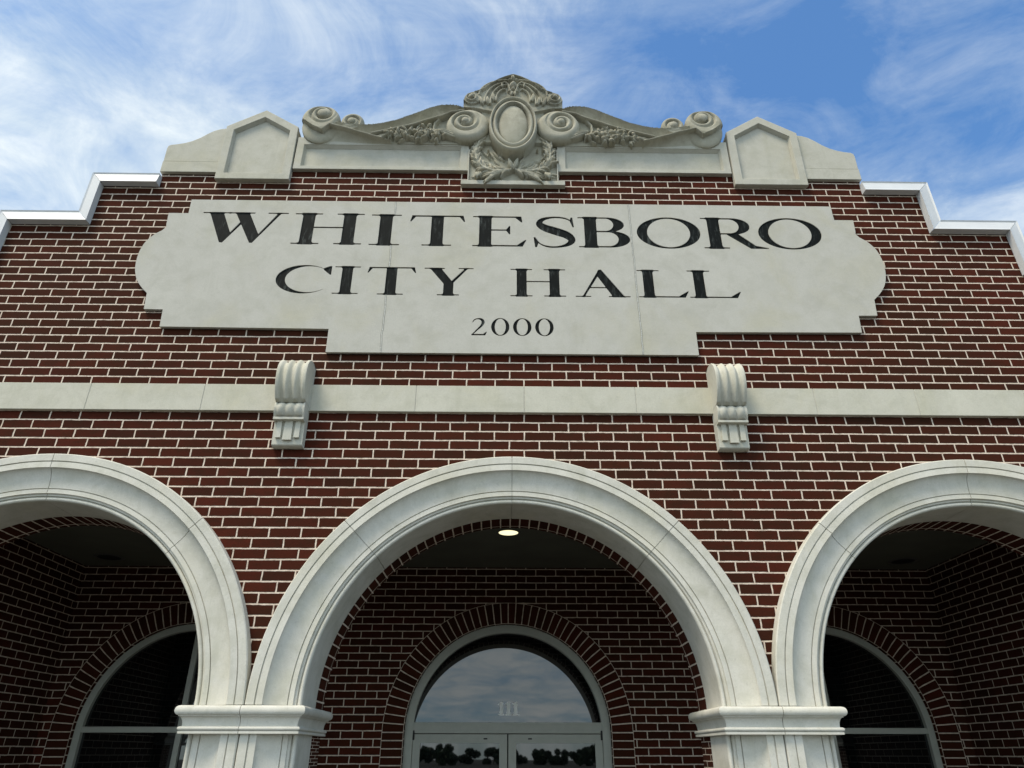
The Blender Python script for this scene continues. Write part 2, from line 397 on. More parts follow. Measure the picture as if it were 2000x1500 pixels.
# corbels ---------------------------------------------------------------
def corbel(cx):
    mm = MB(); hw = .102; nt_ = 37
    head = [(0, .118), (.05, .138), (.10, .137), (.145, .118), (.178, .080), (.196, .035), (.200, -.015), (.194, -.065), (.180, -.11), (.158, -.150), (.140, -.176)]
    def smooth(pts, n):
        pts = np.array(pts); d = np.r_[0, np.cumsum(np.hypot(*np.diff(pts, axis=0).T))]; t = np.linspace(0, d[-1], n)
        a = np.interp(t, d, pts[:, 0]); b = np.interp(t, d, pts[:, 1])
        for _ in range(3): a[1:-1] = (a[:-2] + 2 * a[1:-1] + a[2:]) / 4; b[1:-1] = (b[:-2] + 2 * b[1:-1] + b[2:]) / 4
        return list(zip(a, b))
    def strip(pts, off, taper=None):
        P = []
        pts = list(pts); n = len(pts)
        for i, (d, z) in enumerate(pts):
            j0, j1 = max(0, i - 1), min(n - 1, i + 1)
            td, tz = pts[j1][0] - pts[j0][0], pts[j1][1] - pts[j0][1]; l = math.hypot(td, tz) or 1
            nd_, nz = -tz / l, td / l
            row = []
            for j in range(nt_):
                t = j / (nt_ - 1); o_ = off(i / (n - 1), t)
                row.append((cx + (t - .5) * 2 * hw, -(d + nd_ * o_), z + nz * o_))
            P.append(row)
        mm.grid(P, True)
        for j in (0, nt_ - 1):
            mm.grid([[r[j], (r[j][0], 0.002, r[j][2])] for r in P], False)
        return P
    def reeds(s, t):
        e = min(t, 1 - t)
        if e < .06: return .0 + .004 * math.sin(PI * e / .06)
        u = (t - .06) / .88 * 3; v = abs(math.cos(PI * u)) ** 1.6
        return -.019 + .023 * v
    A = strip(smooth(head, 40), lambda s, t: reeds(s, t) * min(1, s * 6 + .15))
    B = strip([(.140, -.176), (.118, -.188), (.104, -.190)], lambda s, t: reeds(0, t) * (1 - s) + 0)
    def tong(s, t):
        e = min(t, 1 - t)
        if e < .06: return .004
        u = ((t - .06) / .88 * 3) % 1; v = math.sin(PI * u) ** .6
        return -.010 + .026 * v * (math.sin(PI * min(1, max(0, (s - .05) / .9))) ** .5) + .004 * (s < .12)
    strip(smooth([(.104, -.190), (.118, -.205), (.124, -.235), (.118, -.265), (.104, -.292), (.098, -.300)], 24), tong)
    strip([(.100, -.300), (.112, -.300)], lambda s, t: 0); strip([(.112, -.300), (.112, -.316)], lambda s, t: 0)
    strip([(.112, -.316), (.066, -.320)], lambda s, t: 0); strip([(.066, -.320), (.058, -.478)], lambda s, t: 0)
    strip([(.058, -.478), (.052, -.486), (0, -.488)], lambda s, t: 0)
    for u, w, zb in ((-.062, .018, -.432), (0, .029, -.449), (.062, .018, -.432)):
        x = cx + u
        v = [(x - w, -.060, -.318), (x + w, -.060, -.318), (x + w * 1.05, -.058, zb), (x - w * 1.05, -.058, zb)]
        f = [(x - w * .9, -.082, -.318), (x + w * .9, -.082, -.318), (x + w, -.082, zb - .004), (x - w, -.082, zb - .004)]
        mm.face(f); 
        for a in range(4): b = (a + 1) % 4; mm.face([v[a], v[b], f[b], f[a]])
    mm.v = [(x, y, z + .010) for x, y, z in mm.v]
    return mm.build('corbel', M_STC, HALL)
M_STC = stone_mat('cast_stone_corbel', (.55, .53, .45), .45)
for cx in (-1.508, 1.49): corbel(cx)

# metal coping ------------------------------------------------------------
def coping_run(s, a, b, o0, o1, a_in, b_in):
    pass
def cop(sgn):
    # inner (brick) corners and outer corners of the stepped line, from the scroll block outwards
    I = [(2.915, 1.842), (3.368, 1.842), (3.368, 1.432), (3.985, 1.432), (3.985, 1.02), (W + .05, 1.02)]
    O = [(2.915, 1.945), (3.462, 1.945), (3.462, 1.535), (4.082, 1.535), (4.082, 1.123), (W + .05, 1.123)]
    for k in range(5):
        mm = MB(); p = [I[k], I[k + 1], O[k + 1], O[k]]
        cxm = sum(q[0] for q in p) / 4; czm = sum(q[1] for q in p) / 4
        horiz = k % 2 == 0
        def sh(q, d=.0016):   # tiny gap at the mitres
            x, z = q
            if horiz: x += d if x < cxm else -d
            else: z += d if z < czm else -d
            return (sgn * x, z)
        # fascia in two facets: lower drip edge leans out, upper part leans back
        mid = [tuple(.80 * np.array(a) + .20 * np.array(b)) for a, b in ((I[k], O[k]), (I[k + 1], O[k + 1]))]
        hi = [tuple(.12 * np.array(a) + .88 * np.array(b)) for a, b in ((I[k], O[k]), (I[k + 1], O[k + 1]))]
        def v(q, y): a = sh(q); return (a[0], y, a[1])
        rows = [([I[k], I[k + 1]], -.004), ([I[k], I[k + 1]], -.066), (mid, -.060), (hi, -.046), ([O[k], O[k + 1]], -.052), ([O[k], O[k + 1]], .36)]
        for (q0, y0), (q1, y1) in zip(rows[:-1], rows[1:]): mm.face([v(q0[0], y0), v(q0[1], y0), v(q1[1], y1), v(q1[0], y1)])
        for e_ in (0, 1): mm.face([v(q[e_], y) for q, y in rows])
        # back side and underside over the wall top
        mm.face([v(I[k], .33), v(I[k + 1], .33), v(O[k + 1], .36), v(O[k], .36)])
        mm.build('coping', M_COP, HALL)
    # end cap against the scroll block
for s in (-1, 1): cop(s)

# parapet stones ----------------------------------------------------------
wing = [(2.438, 1.984), (2.929, 1.984), (2.934, 2.088), (2.934, 2.106), (2.938, 2.255), (2.932, 2.283), (2.912, 2.297), (2.86, 2.305), (2.80, 2.32), (2.74, 2.345), (2.68, 2.385), (2.63, 2.43), (2.58, 2.468), (2.53, 2.49), (2.482, 2.498), (2.438, 2.50)]
for s in (-1, 1):
    up = [(s * x, z) for x, z in wing if z > 2.095] + [(s * 2.438, 2.1035)]
    lo = [(s * 2.438, 1.984), (s * 2.932, 1.984), (s * 2.934, 2.0995), (s * 2.438, 2.0995)]
    mm = flat([up], -.026, .33, .004); m2 = flat_mesh([lo], -.032, .33, .003); mm.merge(m2)
    mm.build('scroll_block', M_ORN2 if 0 else M_ST, HALL)
    # pedestal with pointed top and sunk panel
    P = [(1.8493, 1.9009), (2.4611, 1.9009), (2.4712, 2.5025), (2.1603, 2.7031), (1.8554, 2.5025)]
    C = np.array([2.160, 2.257])
    Q = [(1.9202, 1.9658), (2.3962, 1.9658), (2.4023, 2.4600), (2.1603, 2.6180), (1.9223, 2.4600)]
    Q2 = [tuple(C + (np.array(q) - C) * .955) for q in Q]
    mm = flat([[(s * x, z) for x, z in P], [(s * x, z) for x, z in Q]], -.048, -.0102, .004)
    mm.merge(flat_mesh([[(s * x, z) for x, z in [(1.8524, 1.9040), (2.4580, 1.9040), (2.4681, 2.5005), (2.1603, 2.7000), (1.8585, 2.5005)]]], -.010, .30))
    mm2 = []
    for i in range(5):
        a, b, c, d = Q[i], Q[(i + 1) % 5], Q2[(i + 1) % 5], Q2[i]
        mm.face([(s * a[0], -.042, a[1]), (s * b[0], -.042, b[1]), (s * c[0], -.0115, c[1]), (s * d[0], -.0115, d[1])])
    mm.build('pedestal', M_ST, HALL)
    # long sunk panel under the scrolls
    P = [(0.3759, 2.0305), (1.8420, 2.0305), (1.8420, 2.3933), (0.3759, 2.3933)]
    Q = [(0.4426, 2.0649), (1.7803, 2.0649), (1.7803, 2.3094), (0.4426, 2.3094)]
    Q2 = [(0.4567, 2.0790), (1.7662, 2.0790), (1.7662, 2.2852), (0.4567, 2.2852)]
    mm = flat([[(s * x, z) for x, z in P], [(s * x, z) for x, z in Q]], -.036, -.0062, .003)
    mm.merge(flat_mesh([[(s * x, z) for x, z in P]], -.006, .30))
    for i in range(4):
        a, b, c, d = Q[i], Q[(i + 1) % 4], Q2[(i + 1) % 4], Q2[i]
        mm.face([(s * a[0], -.032, a[1]), (s * b[0], -.032, b[1]), (s * c[0], -.0075, c[1]), (s * d[0], -.0075, d[1])])
    mm.build('parapet_panel', M_ST, HALL)

# carved ornament as real relief -------------------------------------------
def dome(d, r, h): return np.where(d < r, h * np.sqrt(np.clip(1 - (d / r) ** 2, 0, 1)), -1)
def leaf(H, X, Z, x0, z0, ang, L, w, h, base):
    c, s = math.cos(ang), math.sin(ang)
    t = ((X - x0) * c + (Z - z0) * s) / L; d = -(X - x0) * s + (Z - z0) * c
    d = d - .22 * L * (t ** 2) * (1 if s * c > 0 else -1) * .5
    tt = np.clip(t, 0, 1); hw = w * np.sin(PI * tt ** .75) + 1e-6
    q = np.abs(d) / hw
    f = np.where((t > 0) & (t < 1) & (q < 1), base + h * (np.sqrt(np.clip(1 - q ** 2, 0, 1))) * (.55 + .45 * np.sin(PI * tt)) - .30 * h * np.exp(-(d / (w * .18)) ** 2), -1)
    return np.maximum(H, f)
def ridge(H, X, Z, pts, w, h, base):
    best = np.full(X.shape, 9.)
    for (ax, az), (bx, bz) in zip(pts[:-1], pts[1:]):
        dx, dz = bx - ax, bz - az; l2 = dx * dx + dz * dz + 1e-12
        t = np.clip(((X - ax) * dx + (Z - az) * dz) / l2, 0, 1)
        best = np.minimum(best, np.hypot(X - ax - t * dx, Z - az - t * dz))
    return np.maximum(H, np.where(best < w, base + h * np.sqrt(np.clip(1 - (best / w) ** 2, 0, 1)), -1))
def volute(H, X, Z, co, R, ci, but, h, pitch, hand, edge=.05, Rs=None, ph=0):
    d = np.hypot(X - co[0], Z - co[1]); r = np.hypot(X - ci[0], Z - ci[1]); th = np.arctan2(Z - ci[1], X - ci[0])
    e = np.clip((R - d) / edge, 0, 1)
    f = h * (.35 + .65 * np.sqrt(1 - (1 - e) ** 2))
    g = (r / pitch + hand * th / (2 * PI) + ph) % 1
    rd = np.sin(PI * g) ** .8
    Rs = Rs or R
    amp = .050 * np.clip((Rs - r) / .03, 0, 1)
    f = f - amp * (1 - rd)
    f = np.where(d < R, f, -1)
    f = np.maximum(f, np.where(r < but * 1.0, h - .012 + .034 * np.sqrt(np.clip(1 - (r / but) ** 2, 0, 1)), -1))
    return np.maximum(H, f)
def relief(name, X, Z, H, y_front, y_back, mat, parent, flipx=1, k0=1.0, hs=1.0):
    X = X * k0; Z = (Z + 2.294) * k0 - 2.294; H = np.where(H > 0, H * hs, H)
    n, m = X.shape; mk = H > 0
    cell = mk[:-1, :-1] & mk[1:, :-1] & mk[:-1, 1:] & mk[1:, 1:]
    V = np.stack([X * flipx, y_front - H, Z], -1)
    idx = -np.ones((n, m), int); used = np.zeros((n, m), bool)
    I, J = np.nonzero(cell)
    for a, b in ((0, 0), (1, 0), (0, 1), (1, 1)): used[I + a, J + b] = True
    idx[used] = np.arange(used.sum()); vf = V[used]
    faces = np.stack([idx[I, J], idx[I, J + 1], idx[I + 1, J + 1], idx[I + 1, J]], -1)
    if flipx < 0: faces = faces[:, ::-1]
    mm = MB(); mm.v = [tuple(v) for v in vf]; mm.f = [tuple(int(k) for k in f) for f in faces]
    k = len(mm.f); mm.sm = [True] * k; mm.mi = [0] * k; mm.uv = [None] * k
    pad = np.pad(cell, 1)
    for (di, dj, e) in ((-1, 0, ((0, 0), (0, 1))), (1, 0, ((1, 1), (1, 0))), (0, -1, ((1, 0), (0, 0))), (0, 1, ((0, 1), (1, 1)))):
        bnd = cell & ~pad[1 + di:n + di, 1 + dj:m + dj][:n - 1, :m - 1]
        for i, j in zip(*np.nonzero(bnd)):
            a = V[i + e[0][0], j + e[0][1]]; b = V[i + e[1][0], j + e[1][1]]
            q = [tuple(a), (a[0], y_back, a[2]), (b[0], y_back, b[2]), tuple(b)]
            if flipx < 0: q.reverse()
            mm.face(q)
    return mm.build(name, mat, parent, fixn=False)
def scroll_field(seed):
    g = .0034; xs = np.arange(.17, 1.84, g); zs = np.arange(2.23, 2.74, g); X, Z = np.meshgrid(xs, zs)
    r = np.random.RandomState(seed)
    T = np.interp(X, [.30, .436, .476, .543, .631, .718, .803, .887, 1.013, 1.098, 1.183, 1.28, 1.5], [2.62, 2.652, 2.668, 2.676, 2.668, 2.635, 2.586, 2.54, 2.476, 2.448, 2.428, 2.42, 2.45])
    F = np.interp(X, [.30, .43, .539, .624, .731, .837, .922, 1.05, 1.15, 1.25, 1.6], [2.63, 2.616, 2.588, 2.538, 2.494, 2.443, 2.413, 2.372, 2.34, 2.31, 2.30])
    B = 2.262 + 0 * X
    f = np.clip((Z - F) / np.maximum(T - F, .01), 0, 1.2)
    H = np.where((Z < T) & (Z > B) & (X > .33) & (X < 1.52), np.where(Z > F, .020 + .095 * f ** 2, .026), -1)
    fr = np.abs(Z - F + .004); H = np.where((fr < .011) & (X > .42) & (X < 1.2), np.maximum(H, .075 + .045 * np.sqrt(np.clip(1 - (fr / .011) ** 2, 0, 1))), H)
    # curved ribs falling from the fillet
    H = ridge(H, X, Z, [(.63, 2.53), (.67, 2.47), (.675, 2.41), (.66, 2.35)], .011, .03, .055)
    H = ridge(H, X, Z, [(.74, 2.49), (.79, 2.45), (.82, 2.40), (.80, 2.36)], .012, .03, .055)
    # foliage
    for k in range(105):
        t = r.rand(); x = .60 + .46 * t; top = np.interp(x, [.55, .65, .8, .95, 1.08], [2.36, 2.37, 2.42, 2.375, 2.32])
        z = 2.285 + (top - 2.285) * r.rand()
        H = leaf(H, X, Z, x, z, r.uniform(-1.0, 1.2) if r.rand() < .75 else r.uniform(1.5, 3.2), r.uniform(.045, .085), r.uniform(.007, .013), r.uniform(.045, .065), r.uniform(.03, .085))
    for k in range(9):
        x = .62 + .05 * k; H = np.maximum(H, dome(np.hypot(X - x - .015 * r.randn(), Z - 2.31 - .05 * r.rand() - .03 * math.sin(k)), .016, .115))
    H = leaf(H, X, Z, .47, 2.30, .35, .20, .026, .05, .07); H = leaf(H, X, Z, .50, 2.34, .2, .16, .02, .045, .08)
    H = leaf(H, X, Z, 1.18, 2.285, 2.9, .17, .020, .05, .055)
    ee = np.hypot((X - 1.642) / .161, (Z - 2.459) / .205); H = np.where((ee < 1) & (Z < 2.40), np.maximum(H, .02 + .05 * np.sqrt(np.clip(1 - np.clip((ee - .6) / .4, 0, 1) ** 2, 0, 1))), H)
    # swelling wave under the outer volutes
    Rg = np.interp(X, [1.02, 1.148, 1.214, 1.302, 1.392, 1.481, 1.549, 1.575, 1.605, 1.688, 1.747, 1.81], [2.275, 2.292, 2.306, 2.325, 2.362, 2.388, 2.412, 2.385, 2.346, 2.391, 2.439, 2.50])
    u = (Z - 2.255) / np.maximum(Rg - 2.255, .01)
    rr = np.hypot(X - 1.64, (Z - 2.43)) 
    H = volute(H, X, Z, (1.642, 2.497), .163, (1.625, 2.545), .046, .125, .060, 1, .05, .125, .30)
    wv = .012 + .090 * np.clip(u, 0, 1) ** 2.2; bd = .018 + .052 * np.sqrt(np.clip(1 - np.clip((ee - .5) / .5, 0, 1) ** 2, 0, 1))
    k_ = np.clip((X - 1.46) / .14, 0, 1); k_ = k_ * k_ * (3 - 2 * k_)
    H = np.where((u > 0) & (u < 1) & (X > 1.03) & ((X < 1.60) | (ee < 1)), wv * (1 - k_) + bd * k_, H)
    fr = np.abs(Z - Rg); H = np.where((fr < .010) & (X > 1.1) & (X < 1.74), np.maximum(H, .095 + .045 * np.sqrt(np.clip(1 - (fr / .010) ** 2, 0, 1)) - .04 * np.clip((1.3 - X) / .2, 0, 1)), H)
    H = volute(H, X, Z, (1.371, 2.474), .100, (1.374, 2.470), .036, .105, .050, -1, .035, .080, .2) if True else H
    H = np.where((Z < 2.30) & (H > .12) & (X > 1.25), H, H)
    # inner volute beside the cartouche
    H = volute(H, X, Z, (.385, 2.443), .186, (.408, 2.474), .032, .130, .060, 1, .060, .135, .35)
    return X, Z, H
X, Z, H = scroll_field(3)
relief('scroll_ornament', X, Z, H, -.024, .12, M_ORN, HALL, -1, 1.0125, .74)
X, Z, H = scroll_field(5)
relief('scroll_ornament', X, Z, H, -.024, .12, M_ORN, HALL, 1, 1.0125, .74)
def crest_field():
    g = .0034; xs = np.arange(-.45, .4501, g); zs = np.arange(1.832, 3.12, g); X, Z = np.meshgrid(xs, zs); A = np.abs(X)
    r = np.random.RandomState(9)
    H = np.full(X.shape, -1.)
    H = np.where((A < .368) & (Z < 2.72) & (Z > 1.905), .004, H)            # background block
    H = np.where((A < .27) & (Z > 2.3) & (Z < 2.9), .05, H)
    topz = np.interp(A, [0, .012, .072, .13, .189, .25, .301, .35, .398, .422, .434], [3.098, 3.096, 3.070, 3.035, 2.990, 2.925, 2.888, 2.868, 2.845, 2.81, 2.76])
    cr = (Z < topz) & (Z > np.interp(A, [0, .25, .33, .434], [2.60, 2.66, 2.685, 2.69])) & (A < .434)
    H = np.where(cr, .085, H)
    rim = np.clip(1 - np.abs(topz - Z - .012) / .014, 0, 1); H = np.where(cr, np.maximum(H, .085 + .04 * np.sqrt(rim)), H)
    for s in (-1, 1):
        S = X * s
        H = np.where(cr & (np.hypot(S - .36, Z - 2.79) < .075), .11, H)
        Hv = volute(np.full(X.shape, -1.), S, Z, (.362, 2.788), .062, (.362, 2.790), .020, .135, .036, -1, .02, .055)
        H = np.where(cr | (Hv > 0), np.maximum(H, Hv), H)
        # flowing ribs from the top down to the shoulders
        for k, (x0, x1, zt, zb) in enumerate([(.055, .30, 3.02, 2.83), (.06, .25, 2.985, 2.74), (.065, .20, 2.955, 2.72), (.075, .15, 2.90, 2.76)]):
            pts = [(x0 + (x1 - x0) * (1 - math.cos(PI / 2 * t)) ** .9, zb + (zt - zb) * math.cos(PI / 2 * t) ** .9) for t in np.linspace(0, 1, 9)]
            pts = [(x0 + (x1 - x0) * math.sin(PI / 2 * t), zb + (zt - zb) * math.cos(PI / 2 * t)) for t in np.linspace(0, 1, 9)]
            H = ridge(H, S, Z, pts, .011, .035, .085)
        for (x, z, a) in ((.215, 2.74, 1.35), (.26, 2.735, 1.2), (.17, 2.78, 1.6), (.30, 2.76, 1.0)):
            H = leaf(H, S, Z, x, z - .03, a, .11, .017, .03, .10)
        H = ridge(H, S, Z, [(.012, 2.83), (.03, 2.90), (.045, 2.955), (.075, 2.985), (.10, 2.965), (.095, 2.93)], .010, .04, .09)
        # laurel sprays
        path = [(.02, 1.985), (.09, 1.975), (.17, 1.975), (.25, 2.01), (.30, 2.08), (.315, 2.17), (.30, 2.26), (.27, 2.34)]
        P = np.array(path); d = np.r_[0, np.cumsum(np.hypot(*np.diff(P, axis=0).T))]
        H = ridge(H, S, Z, path, .010, .02, .05)
        for q in range(26):
            a = r.uniform(-.25, 1.25); d0 = r.uniform(.05, .28); H = leaf(H, S, Z, d0 * math.cos(a) * 1.0, 1.95 + d0 * math.sin(a), a + r.uniform(-.3, .3), r.uniform(.09, .14), r.uniform(.009, .013), r.uniform(.022, .035), .006)
        for k, t in enumerate(np.linspace(.02, .98, 23)):
            x = np.interp(t * d[-1], d, P[:, 0]); z = np.interp(t * d[-1], d, P[:, 1])
            x2 = np.interp(min(1, t + .04) * d[-1], d, P[:, 0]); z2 = np.interp(min(1, t + .04) * d[-1], d, P[:, 1])
            a = math.atan2(z2 - z, x2 - x)
            for sg in (-1, 1, 0):
                H = leaf(H, S, Z, x, z, a + sg * r.uniform(.45, .8) + .1 * r.randn(), r.uniform(.075, .115), r.uniform(.009, .014), r.uniform(.030, .050), r.uniform(.02, .045))
        for k in range(5): H = leaf(H, S, Z, .02 + .03 * k, 1.97 - .004 * k, -.15 - .16 * k + .05 * r.randn(), .26 - .02 * k, .014, .045, .04)
        for k in range(3): H = leaf(H, S, Z, .26 + .02 * k, 1.955, -1.0 - .25 * k, .085, .015, .04, .05)
        H = leaf(H, S, Z, .0, 1.985, 1.15, .14, .02, .05, .05)
        for q in range(12): H = np.maximum(H, dome(np.hypot(S - .20 - .14 * r.rand(), Z - 2.0 - .32 * r.rand()), .011, .075 + .02 * r.rand()))
    # head and palmette under the apex
    H = np.maximum(H, dome(np.hypot(X, (Z - 2.955) / 1.1), .046, .155)); H = np.maximum(H, dome(np.hypot(X, (Z - 2.90) / .8), .030, .145))
    for s in (-1, 1):
        H = np.maximum(H, dome(np.hypot(X - s * .030, Z - 3.015), .026, .14)); H = leaf(H, X * s, Z, .005, 2.86, 1.2 - .9, .05, .012, .04, .1)
        H = leaf(H, X * s, Z, .008, 2.88, -1.35, .10, .014, .04, .10)
    for s in (-1, 1): H = np.where(np.hypot(X - s * .016, Z - 2.967) < .008, H - .02, H)
    H = leaf(H, X, Z, 0, 3.0, PI / 2, .085, .022, .06, .09)
    # oval shield
    cz = 2.448; e1 = np.hypot(X / .206, (Z - cz) / .326)
    ring = lambda e, c, w, h: h * np.sqrt(np.clip(1 - ((e - c) / w) ** 2, 0, 1))
    O = np.full(X.shape, -1.); O = np.where(e1 < 1, .115, O)
    O = np.where((e1 < 1), .075 + np.maximum(ring(e1, .925, .075, .075), 0), O)
    O = np.where((e1 < .86), .095, O); 
    O = np.where(e1 < .86, .090 + np.maximum(ring(e1, .755, .10, .055), 0), O)
    e2 = np.hypot(X / .122, (Z - cz) / .232); O = np.where(e2 < 1.06, .088, O)
    O = np.where(e2 < 1, .098 + .042 * np.sqrt(np.clip(1 - e2 ** 2, 0, 1)), O)
    H = np.where(O > 0, O + .020, H)
    return X, Z, H
X, Z, H = crest_field()
relief('cartouche', X, Z, H, -.018, .13, M_ORN, HALL, 1, 1.0080, .78)
mm = flat([[(-.431, 1.868), (.431, 1.868), (.431, 1.912), (.378, 1.912), (.378, 2.26), (.368, 2.26), (.368, 1.9121), (-.368, 1.9121), (-.368, 2.26), (-.378, 2.26), (-.378, 1.912), (-.431, 1.912)]], -.050, .0, .003)
mm.merge(flat_mesh([[(-.376, 1.90), (.376, 1.90), (.376, 2.36), (-.376, 2.36)]], -.012, .2))
mm.build('cartouche_base', M_ST, HALL)

# ------------------------------------------------------------------ inscription
def fpoly(X, Y, pts):
    P = np.array(pts, float); d = np.full(X.shape, 1e9); ins = np.zeros(X.shape, bool)
    for (ax, ay), (bx, by) in zip(P, np.roll(P, -1, 0)):
        dx, dy = bx - ax, by - ay; t = np.clip(((X - ax) * dx + (Y - ay) * dy) / (dx * dx + dy * dy + 1e-12), 0, 1)
        d = np.minimum(d, np.hypot(X - ax - t * dx, Y - ay - t * dy))
        c = ((ay > Y) != (by > Y)); xi = ax + (Y - ay) * dx / (dy if abs(dy) > 1e-12 else 1e-12); ins ^= c & (X < xi)
    return np.where(ins, -d, d)
def fbox(X, Y, x0, x1, y0, y1): return fpoly(X, Y, [(x0, y0), (x1, y0), (x1, y1), (x0, y1)])
def fell(X, Y, cx, cy, a, b):
    k1 = np.hypot((X - cx) / a, (Y - cy) / b); k2 = np.hypot((X - cx) / a ** 2, (Y - cy) / b ** 2) + 1e-9
    return k1 * (k1 - 1) / k2
def smin(a, b, k=.045):
    h = np.clip(.5 + .5 * (b - a) / k, 0, 1); return b + (a - b) * h - k * h * (1 - h)
def brush(X, Y, pts):
    d = np.full(X.shape, 9.)
    for (ax, ay, ar), (bx, by, br) in zip(pts[:-1], pts[1:]):
        dx, dy = bx - ax, by - ay; t = np.clip(((X - ax) * dx + (Y - ay) * dy) / (dx * dx + dy * dy + 1e-12), 0, 1)
        d = np.minimum(d, np.hypot(X - ax - t * dx, Y - ay - t * dy) - (ar + (br - ar) * t))
    return d
def catmull(pts, n=10):
    P = [pts[0]] + list(pts) + [pts[-1]]; out = []
    for i in range(1, len(P) - 2):
        a, b, c, d = (np.array(P[i + k]) for k in (-1, 0, 1, 2))
        for t in np.arange(0, 1, 1 / n): out.append(tuple(.5 * ((2 * b) + (-a + c) * t + (2 * a - 5 * b + 4 * c - d) * t * t + (-a + 3 * b - 3 * c + d) * t ** 3)))
    out.append(tuple(pts[-1])); return out
def glyph(ch, X, Y):
    u = np.minimum; B = lambda *a: fbox(X, Y, *a); PL = lambda *a: fpoly(X, Y, a)
    S = .038
    def serif(x0, x1, y, up): return B(x0, x1, y, y + S) if up else B(x0, x1, y - S, y)
    def stem(x0, x1, a, b, y0=0, y1=1, top=True, bot=True):
        d = B(x0, x1, y0, y1)
        if bot: d = smin(d, serif(a, b, 0, True), .07)
        if top: d = smin(d, serif(a, b, 1, False), .07)
        return d
    if ch == 'I': return stem(.22, .54, 0, .76)
    if ch == 'H': return u(u(stem(.20, .52, 0, .70), stem(1.25, 1.57, 1.07, 1.77)), B(.5, 1.3, .515, .56))
    if ch == 'T':
        d = stem(.56, .88, .34, 1.10, top=False); d = u(d, B(.08, 1.36, .95, 1))
        d = u(d, PL((0, .79), (.035, .79), (.15, .955), (.15, 1), (.05, 1))); return u(d, PL((1.44, .79), (1.405, .79), (1.29, .955), (1.29, 1), (1.39, 1)))
    if ch == 'E':
        d = stem(.17, .49, 0, .55); d = u(d, B(.3, 1.24, .952, 1)); d = u(d, PL((1.12, 1), (1.27, 1), (1.30, .80), (1.265, .80), (1.10, .96)))
        d = u(d, B(.4, .94, .515, .56)); d = u(d, PL((.86, .537), (.95, .40), (.98, .40), (.98, .675), (.95, .675)))
        d = u(d, B(.3, 1.25, 0, .048)); return u(d, PL((1.05, .0), (1.30, 0), (1.40, .22), (1.365, .22), (1.15, .045)))
    if ch == 'L':
        d = stem(.17, .49, 0, .68); d = u(d, B(.3, 1.3, 0, .048)); return u(d, PL((1.05, 0), (1.40, 0), (1.52, .23), (1.485, .23), (1.2, .045)))
    if ch == 'O': return np.maximum(fell(X, Y, .81, .5, .81, .5), -fell(X, Y, .81, .5, .545, .452))
    if ch == '0': return np.maximum(fell(X, Y, .45, .5, .45, .5), -fell(X, Y, .45, .5, .27, .455))
    if ch == 'C':
        d = np.maximum(fell(X, Y, .82, .5, .82, .5), -fell(X, Y, .95, .5, .68, .452))
        d = np.maximum(d, -PL((1.38, .80), (2.2, .70), (2.2, .12), (1.40, .155)))
        d = u(d, PL((1.33, .885), (1.52, .97), (1.58, .97), (1.58, .66), (1.545, .66), (1.36, .82))); return d
    if ch == 'B':
        d = stem(.16, .48, 0, .5)
        a = u(B(.3, .72, .50, 1), fell(X, Y, .74, .75, .46, .25)); ai = u(B(.44, .70, .548, .955), fell(X, Y, .70, .752, .22, .2035))
        b = u(B(.3, .78, 0, .545), fell(X, Y, .82, .272, .51, .272)); bi = u(B(.44, .74, .047, .50), fell(X, Y, .76, .2735, .27, .2265))
        return u(d, u(np.maximum(a, -ai), np.maximum(b, -bi)))
    if ch == 'R':
        d = stem(.16, .48, 0, .66)
        a = u(B(.3, .76, .455, 1), fell(X, Y, .80, .728, .47, .272)); ai = u(B(.44, .72, .50, .955), fell(X, Y, .73, .7275, .25, .2275))
        d = u(d, np.maximum(a, -ai)); return u(d, PL((.60, .475), (.93, .48), (1.34, .10), (1.66, .028), (1.66, 0), (1.20, 0)))
    if ch == 'W':
        d = PL((.17, .99), (.52, .99), (.81, .30), (.62, .0), (.58, .0)); d = u(d, PL((.60, 0), (.655, 0), (1.12, .74), (1.06, .80)))
        d = u(d, PL((.83, .99), (1.18, .99), (1.53, .25), (1.37, 0), (1.33, 0))); d = u(d, PL((1.34, 0), (1.40, 0), (2.01, .99), (1.92, .99)))
        for a, b in ((0, .70), (.68, 1.33), (1.66, 2.18)): d = smin(d, serif(a, b, 1, False), .04)
        return d
    if ch == 'Y':
        d = B(.60, .90, .0, .46); d = u(d, PL((.16, .99), (.50, .99), (.86, .50), (.90, .42), (.60, .42))); d = u(d, PL((.78, .46), (.90, .46), (1.33, .99), (1.24, .99)))
        d = smin(d, serif(.42, 1.08, 0, True), .07)
        for a, b in ((0, .62), (1.03, 1.49)): d = smin(d, serif(a, b, 1, False), .04)
        return d
    if ch == 'A':
        d = PL((.74, 1), (.82, 1), (1.50, 0), (1.13, 0), (.66, .80), (.70, .94)); d = u(d, PL((.20, 0), (.27, 0), (.79, .90), (.74, 1), (.72, .96)))
        d = u(d, B(.42, 1.1, .315, .36))
        for a, b in ((0, .47), (1.0, 1.66)): d = smin(d, serif(a, b, 0, True), .04)
        return d
    if ch == 'S':
        sp = catmull([(.97, .72, .012), (.90, .88, .018), (.72, .965, .026), (.46, .975, .030), (.22, .90, .055), (.15, .76, .085), (.28, .635, .110), (.54, .525, .122), (.80, .41, .115), (.93, .255, .090), (.84, .115, .058), (.62, .033, .030), (.36, .030, .026), (.16, .12, .018), (.05, .29, .012)])
        d = brush(X, Y, sp); d = u(d, PL((.92, .98), (.965, .98), (1.0, .66), (.96, .66), (.90, .85))); return u(d, PL((.08, .01), (.035, .01), (.0, .33), (.04, .33), (.12, .16)))
